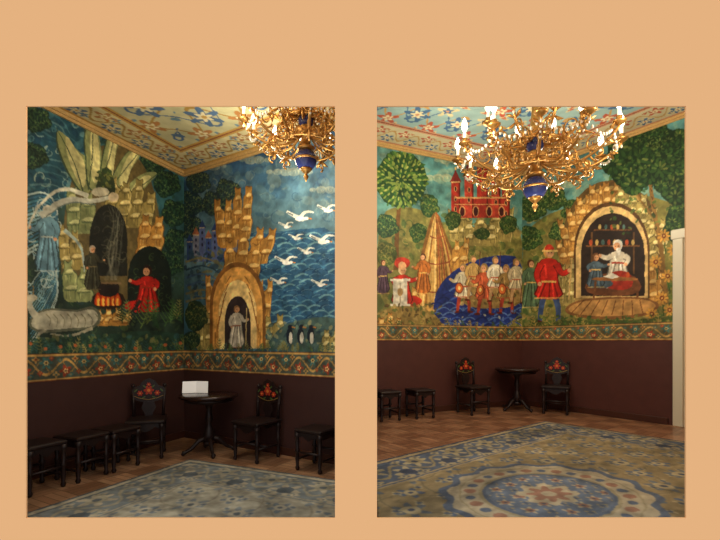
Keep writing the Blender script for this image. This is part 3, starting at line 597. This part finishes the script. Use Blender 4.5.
# ---------------------------------------------------------------- rugs
MR=vcmat('wool_carpet',0.95,.35,260)
def rug(name,apex,da,db,La,Lb,z,pal,seed,keep,med,st=.009,soft=.12):
    mean=np.mean([np.array(v,float) for v in pal.values() if hasattr(v,'__len__')],0)
    pal={k:(tuple(np.array(v)*(1-soft)+mean*soft) if hasattr(v,'__len__') else v) for k,v in pal.items()}
    S=np.arange(0,La,st);T=np.arange(0,Lb,st); cv=Cv(S,T,lambda a,b:(a,b),pal['field'],seed); im=cv.img
    SS,TT=np.meshgrid(S,T); SS=SS+cv.n2*.03; TT=TT+cv.n3*.03
    e=np.minimum(np.minimum(SS,La-SS),np.minimum(TT,Lb-TT))
    al=np.where((np.minimum(SS,La-SS)<np.minimum(TT,Lb-TT)),TT,SS); BW=pal['bw']
    def ros(mask,P,Q,u,v,cu,cc,R,c1,c2,n):
        du=((u-cu+P/2)%P-P/2); dv=(v-cc) if Q is None else ((v-cc+Q/2)%Q-Q/2); q=np.hypot(du,dv); th=np.arctan2(dv,du)
        im[mask&(q<R*(.7+.3*np.cos(n*th)))]=c1; im[mask&(q<R*.5)]=c2; im[mask&(q<R*.2)]=pal['b4']
    f=e>BW
    im[f&(np.abs(np.sin(SS*6.3+1.2*np.sin(TT*5)))<.06)]=pal['f4']; im[f&(np.abs(np.sin(TT*6.3+1.2*np.sin(SS*5)))<.06)]=pal['f4']
    ros(f,.5,.5,SS,TT,.1,.1,.15,pal['f3'],pal['f2'],6); ros(f,.5,.5,SS,TT,.35,.35,.12,pal['f5'],pal['f2'],5); ros(f,.25,.25,SS,TT,.2,.05,.05,pal['f2'],pal['f3'],4)
    b=(e<BW)&(e>.1); im[b]=pal['b1']; vv=e-.1; H=BW-.1
    im[b&(np.abs(vv-H*(.5+.25*np.sin(2*math.pi*al/.6)))<.022)]=pal['b3']
    ros(b,.6,None,al,vv,.15,H*.3,.17,pal['b2'],pal['b3'],6); ros(b,.6,None,al,vv,.45,H*.7,.17,pal['b2'],pal['b4'],6); ros(b,.3,None,al,vv,.0,H*.85,.07,pal['b3'],pal['b2'],4); ros(b,.3,None,al,vv,.05,H*.12,.07,pal['b2'],pal['b3'],4)
    im[e<.1]=pal['edge']; im[e<.03]=pal['b4']; im[np.abs(e-.1)<.012]=pal['b4']; im[np.abs(e-BW)<.03]=pal['edge']; im[np.abs(e-BW)<.01]=pal['b1']
    if med:
        ms,mt,ra,rb=med; q=np.sqrt(((SS-ms)/ra)**2+((TT-mt)/rb)**2); th=np.arctan2((TT-mt)/rb,(SS-ms)/ra); sc_=1+.04*np.cos(th*14)
        im[q<1.14*sc_]=pal['b1']; im[q<1.05*sc_]=pal['m1']; im[q<.96]=pal['b3']
        rr=np.abs(q-.84)<.1; im[rr]=pal['m1']; im[rr&(np.hypot((q-.84)*8,np.sin(th*7))<.55)]=pal['m3']; im[rr&(np.hypot((q-.84)*8,np.cos(th*7))<.45)]=pal['b1']
        im[q<.7]=pal['b1']; im[q<.66]=pal['m2']; mm=q<.64
        ros(mm,.2,.2,SS,TT,.05,.05,.07,pal['m1'],pal['m3'],5); ros(mm,.2,.2,SS,TT,.15,.15,.05,pal['b3'],pal['b1'],4)
        im[(q<.3*(1+.15*np.cos(th*8)))]=pal['m1']; im[q<.2*(1+.25*np.cos(th*8))]=pal['m3']; im[q<.08]=pal['m1']
    im*=(1+.5*cv.n1+.4*cv.n2+.35*cv.n3)[...,None]*pal['dk']; cv.grade(1.0,1.0,.8)
    o=cv.mesh(name,lambda s_,t_:np.stack([apex[0]+da[0]*s_+db[0]*t_,apex[1]+da[1]*s_+db[1]*t_,np.full_like(s_,z)],-1),MR,keep)
    sm=o.modifiers.new('thickness','SOLIDIFY'); sm.thickness=.01; sm.offset=0
rug('area_rug',(-2.04,5.17),unit(.92,-.40),unit(-.40,-.92),4.2,3.4,ZL+.007,dict(dk=.96,field=(166,162,144),f2=(182,176,156),f3=(124,134,140),f4=(146,140,122),f5=(112,124,134),bw=.62,b1=(120,130,134),b2=(178,170,148),b3=(158,154,134),b4=(86,96,104),edge=(172,164,142)),8,
    lambda co:(co[:,1]>YW+.05)&(co[:,0]<partx(co[:,1])-.04),None)
rug('area_rug',(2.82,6.56),unit(-.77,-.64),unit(.64,-.77),6.04,3.14,ZR+.007,dict(dk=.86,field=(146,128,92),f2=(176,160,122),f3=(96,104,112),f4=(120,108,80),f5=(84,98,120),bw=.6,b1=(86,98,118),b2=(180,166,132),b3=(158,144,110),b4=(66,74,94),edge=(172,152,114),m1=(180,166,136),m2=(100,112,130),m3=(156,112,90)),9,
    lambda co:(co[:,1]>YW+.05)&(co[:,0]>partx(co[:,1])+.04),(3.02,1.57,.82,.66))
# ---------------------------------------------------------------- furniture
def turned(mb,x,y,z0,z1,r=.02):
    h=z1-z0; mb.lathe([(r*.7,0),(r*1.1,h*.06),(r*.7,h*.12),(r*1.0,h*.3),(r*.7,h*.46),(r*1.35,h*.52),(r*.7,h*.58),(r*1.1,h*.75),(r*.8,h*.84),(r*1.3,h*.88),(r*1.3,h)],(x,y,z0),M_dark,10)
def chair(loc,rot):
    mb=MB(); w=.21
    for x in(-w+.03,w-.03):
        turned(mb,x,-w+.03,0,.43,.024); turned(mb,x,w-.03,0,.43,.024)
    for x in(-w+.03,w-.03): mb.tube([(x,-w+.03,.16),(x,w-.03,.16)],.013,M_dark)
    mb.tube([(-w+.03,0,.16),(w-.03,0,.16)],.013,M_dark); mb.tube([(-w+.03,-w+.03,.22),(w-.03,-w+.03,.22)],.014,M_dark)
    mb.box((0,0,.455),(.44,.44,.04),M_dark,bev=.012)
    for sgn in(-1,1): mb.prism([(-w+.03,.44),(w-.03,.44),(w-.03,.36),(w*.5,.39),(w*.2,.345),(0,.33),(-w*.2,.345),(-w*.5,.39),(-w+.03,.36)],sgn*(w-.035)-.008,sgn*(w-.035)+.008,M_dark)
    for x in(-.17,.17):
        mb.tube([(x,.18,.45),(x*1.04,.195,.65),(x*1.08,.215,.84)],[.023,.018,.02],M_dark,8); mb.ball((x*1.08,.215,.86),.026,M_dark)
        mb.ball((x*1.04,.195,.65),.023,M_dark)
    crest=[(-.19,.70),(-.2,.78),(-.17,.84),(-.11,.86),(-.07,.92),(0,.955),(.07,.92),(.11,.86),(.17,.84),(.2,.78),(.19,.70),(.1,.66),(0,.64),(-.1,.66)]
    mb.prism(crest,.19,.212,M_dark)
    mb.prism([(-.06,.655),(.06,.655),(.085,.58),(.045,.5),(.05,.47),(-.05,.47),(-.045,.5),(-.085,.58)],.185,.2,M_dark)
    def pet(x,z,a,b,ang,m,y=.188):
        n=10; c,s=math.cos(ang),math.sin(ang)
        mb.prism([(x+a*math.cos(t)*c-b*math.sin(t)*s,z+a*math.cos(t)*s+b*math.sin(t)*c) for t in np.linspace(0,2*math.pi,n+1)[:-1]],y-.004,y+.004,m)
    for fx,fz,r in((0,.80,.055),(-.1,.765,.032),(.1,.765,.032),(0,.875,.024)):
        for k in range(6):
            a=k*math.pi/3; pet(fx+r*.62*math.cos(a),fz+r*.62*math.sin(a),r*.5,r*.32,a,M_red)
        pet(fx,fz,r*.36,r*.36,0,M_org,.184)
    for fx,fz,a in((-.15,.8,.8),(.15,.8,-.8),(-.06,.71,.5),(.06,.71,-.5),(-.05,.85,2.4),(.05,.85,.7)): pet(fx,fz,.026,.009,a,M_grn)
    mb.tube([(-.17,.188,.73),(-.1,.188,.7),(0,.188,.68),(.1,.188,.7),(.17,.188,.73)],.003,M_goldp)
    return mb.obj('dining_chair',loc,rot)
def stool(loc,rot):
    mb=MB(); w=.155
    for x in(-w,w):
        for y in(-w,w): turned(mb,x,y,0,.42,.024)
    for s_ in(-w,w): mb.tube([(s_,-w,.12),(s_,w,.12)],.013,M_dark); mb.tube([(-w,s_,.2),(w,s_,.2)],.013,M_dark)
    mb.box((0,0,.44),(.37,.37,.04),M_dark,bev=.012)
    for sgn in(-1,1):
        mb.prism([(-w,.425),(w,.425),(w,.35),(w*.5,.38),(0,.33),(-w*.5,.38),(-w,.35)],sgn*w-.008,sgn*w+.008,M_dark)
        mb.box((sgn*w,0,.39),(.016,w*2,.07),M_dark)
    return mb.obj('stool',loc,rot)
M_top=mat('polished_table_top',(44,26,22),0.2)
def table(loc,R):
    mb=MB()
    mb.lathe([(R-.03,.70),(R-.02,.715),(R,.72),(R+.004,.735),(R,.75),(R-.015,.755)],(0,0,0),M_top,40)
    mb.lathe([(R-.07,.66),(R-.06,.70)],(0,0,0),M_dark,40)
    mb.lathe([(.035,.14),(.06,.17),(.075,.24),(.05,.32),(.03,.38),(.05,.44),(.04,.5),(.032,.56),(.06,.62),(.12,.66)],(0,0,0),M_dark,18)
    mb.lathe([(.06,.1),(.07,.14),(.035,.16)],(0,0,0),M_dark,18)
    for k in range(4):
        a=k*math.pi/2+.5; c,s=math.cos(a),math.sin(a)
        mb.tube([(.03*c,.03*s,.2),(.12*c,.12*s,.17),(.22*c,.22*s,.07),(.29*c,.29*s,.035),(.32*c,.32*s,.04)],[.03,.03,.022,.02,.028],M_dark,8); mb.ball((.31*c,.31*s,.022),.022,M_dark)
    return mb.obj('round_table',loc)
def fp(px,Y): return (px-360)/F*Y
chair((fp(147,5.35),5.35,ZL),.35); chair((fp(257,5.25),5.25,ZL),-.55); table((fp(209,5.5),5.5,ZL),.36)
for px,Y in((36,4.13),(82,4.52),(116,4.86)): stool((fp(px,Y),Y,ZL),math.atan2(dA[1],dA[0]))
stool((fp(317,4.83),4.83,ZL),math.atan2(dB[1],dB[0]))
chair((fp(473,7.35),7.35,ZR),.45); chair((fp(556,7.4),7.4,ZR),-.5); table((fp(517,7.7),7.7,ZR),.38)
for px,Y in((386,6.75),(420,6.98)): stool((fp(px,Y),Y,ZR),math.atan2(dC[1],dC[0]))
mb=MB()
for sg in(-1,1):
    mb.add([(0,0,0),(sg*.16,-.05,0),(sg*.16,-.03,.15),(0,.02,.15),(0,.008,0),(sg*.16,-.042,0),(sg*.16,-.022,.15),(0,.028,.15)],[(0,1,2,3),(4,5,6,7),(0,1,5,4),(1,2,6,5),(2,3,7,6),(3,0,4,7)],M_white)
mb.obj('reflection_sheets',(fp(196,5.62),5.62,ZL+.757),.1)  # folded white sheets standing in for a window reflection at the table
# ---------------------------------------------------------------- chandeliers
def chandelier(x,y,zb,R,zc,sc_):
    mb=MB(); q=sc_
    mb.ball((0,0,0),.12*q,M_blue,24)
    mb.lathe([(.001,-.24*q),(.018*q,-.21*q),(.03*q,-.18*q),(.015*q,-.155*q),(.05*q,-.12*q),(.07*q,-.1*q),(.05*q,-.105*q)],(0,0,0),M_gold,14)
    mb.lathe([(.122*q,-.01*q),(.13*q,0),(.122*q,.01*q)],(0,0,0),M_gold,24)
    mb.lathe([(.07*q,.1*q),(.1*q,.13*q),(.05*q,.16*q),(.05*q,.24*q),(.12*q,.28*q),(.13*q,.32*q),(.06*q,.36*q),(.04*q,.5*q),(.1*q,.56*q),(.05*q,.62*q),(.03*q,.8*q),(.02*q,(zc-zb-.08)),(.09*q,(zc-zb-.04)),(.1*q,zc-zb)],(0,0,0),M_gold,18)
    mb.ball((0,0,.43*q),.085*q,M_blue,18)
    def arm(a,R,z0,z1,dip):
        c,s=math.cos(a),math.sin(a)
        pr=[(.06,z0),(.25*R,z0-dip*.7),(.5*R,z0-dip),(.75*R,z0-dip*.6),(.95*R,z0+(z1-z0)*.35),(R,z1)]
        pp=chaikin(pr,2,False); mb.tube([(r*c,r*s,z) for r,z in pp],.013*q,M_gold,6)
        for (cr,cz,r0,dr) in((.42*R,z0-dip*.3,.085*q,1),(.74*R,z0+dip*.15,.07*q,-1),(.62*R,z0-dip*1.25,.05*q,1)):
            mb.tube([((cr+dr*r0*(1-t/9)*math.cos(t))*c,(cr+dr*r0*(1-t/9)*math.cos(t))*s,cz+r0*(1-t/9)*math.sin(t)) for t in np.linspace(-1.5,6.2,16)],np.linspace(.011,.006,16)*q,M_gold,5)
        for rr,zz,dz in((.3*R,z0-dip*.7,.09),(.6*R,z0-dip*.8,-.08),(.88*R,z0+.02,-.07),(.92*R,z0+.05,.06)):
            for sg in(-1,1):
                bx,by=rr*c,rr*s; ox,oy=-s*sg*.045*q,c*sg*.045*q
                mb.tube([(bx,by,zz),(bx+ox+c*.02,by+oy+s*.02,zz+dz*q*.6),(bx+ox*1.6+c*.05*q,by+oy*1.6+s*.05*q,zz+dz*q*.8)],[.006*q,.02*q,.002],M_gold,4)
        X,Y=R*c,R*s
        mb.lathe([(.008*q,0),(.05*q,.03*q),(.062*q,.045*q),(.03*q,.05*q),(.022*q,.07*q),(.03*q,.085*q)],(X,Y,z1),M_gold,10)
        mb.lathe([(.016*q,.08*q),(.016*q,.15*q)],(X,Y,z1),M_candle,8)
        mb.lathe([(.008*q,.15*q),(.03*q,.19*q),(.026*q,.235*q),(.002,.29*q)],(X,Y,z1),M_bulb,8)
        for k in range(4): mb.ball((X*(1-.05*k),Y*(1-.05*k),z1-.03*q-.028*q*k),.012*q,M_cryst,6,1.4)
    n=12
    for k in range(n): arm(2*math.pi*k/n+.2,R,.26*q,.34*q,.14*q)
    for k in range(8): arm(2*math.pi*k/8,R*.62,.5*q,.62*q,.1*q)
    for k in range(n):
        a0=2*math.pi*k/n+.2;a1=a0+2*math.pi/n
        for t in np.linspace(.08,.92,8):
            a=a0+(a1-a0)*t; r=R*.93; mb.ball((r*math.cos(a),r*math.sin(a),.34*q-.1*q*math.sin(math.pi*t)),.013*q,M_cryst,6,1.3)
    for rr,zz in((R*.5,.13*q),(R*.34,.42*q)):
        mb.tube([(rr*math.cos(t),rr*math.sin(t),zz) for t in np.linspace(0,2*math.pi,33)],.012*q,M_gold,6)
        for t in np.linspace(0,2*math.pi,25): mb.tube([(rr*math.cos(t),rr*math.sin(t),zz),(rr*1.06*math.cos(t),rr*1.06*math.sin(t),zz+.05*q),(rr*math.cos(t),rr*math.sin(t),zz+.08*q)],[.008*q,.016*q,.002],M_gold,4)
    return mb.obj('chandelier',(x,y,zb))
def plight(x,y,z,e,r=.15,col=(1,.88,.70)):
    l=bpy.data.lights.new('lamp','POINT'); l.energy=e; l.color=col; l.shadow_soft_size=r
    o=bpy.data.objects.new('lamp_light',l); o.location=(x,y,z); sc.collection.objects.link(o)
YL=4.0; XL=fp(306,YL); zbL=CZ+(HY-160)/F*YL
chandelier(XL,YL,zbL,.56,ZLt-.006,.85)
YR=5.0; XR=fp(535,YR); zbR=CZ+(HY-188)/F*YR
chandelier(XR,YR,zbR,.88,ZRt-.006,1.15)
# chandelier light: one ring of lamps just outside each candle ring, one below the globe
for k in range(4):
    a=k*math.pi/2+.6
    if k!=0 and k!=3: plight(XL+.8*math.cos(a),YL+.8*math.sin(a),zbL+.25,26)
    plight(XR+1.35*math.cos(a),YR+1.35*math.sin(a),zbR+.35,50)
plight(XL-.1,YL+.1,zbL-.5,34,.2); plight(XR,YR,zbR-.6,34,.2)
# ---------------------------------------------------------------- world & camera
w=bpy.data.worlds.new('World'); sc.world=w; w.use_nodes=True
w.node_tree.nodes['Background'].inputs[0].default_value=(1,1,1,1); w.node_tree.nodes['Background'].inputs[1].default_value=1.0
cd=bpy.data.cameras.new('Camera'); cam=bpy.data.objects.new('Camera',cd); sc.collection.objects.link(cam); sc.camera=cam
cam.location=(0,0,CZ); cam.rotation_euler=(math.pi/2,0,0); cd.sensor_width=36; cd.lens=36*F/720; cd.shift_y=(HY-270)/720; cd.clip_end=100
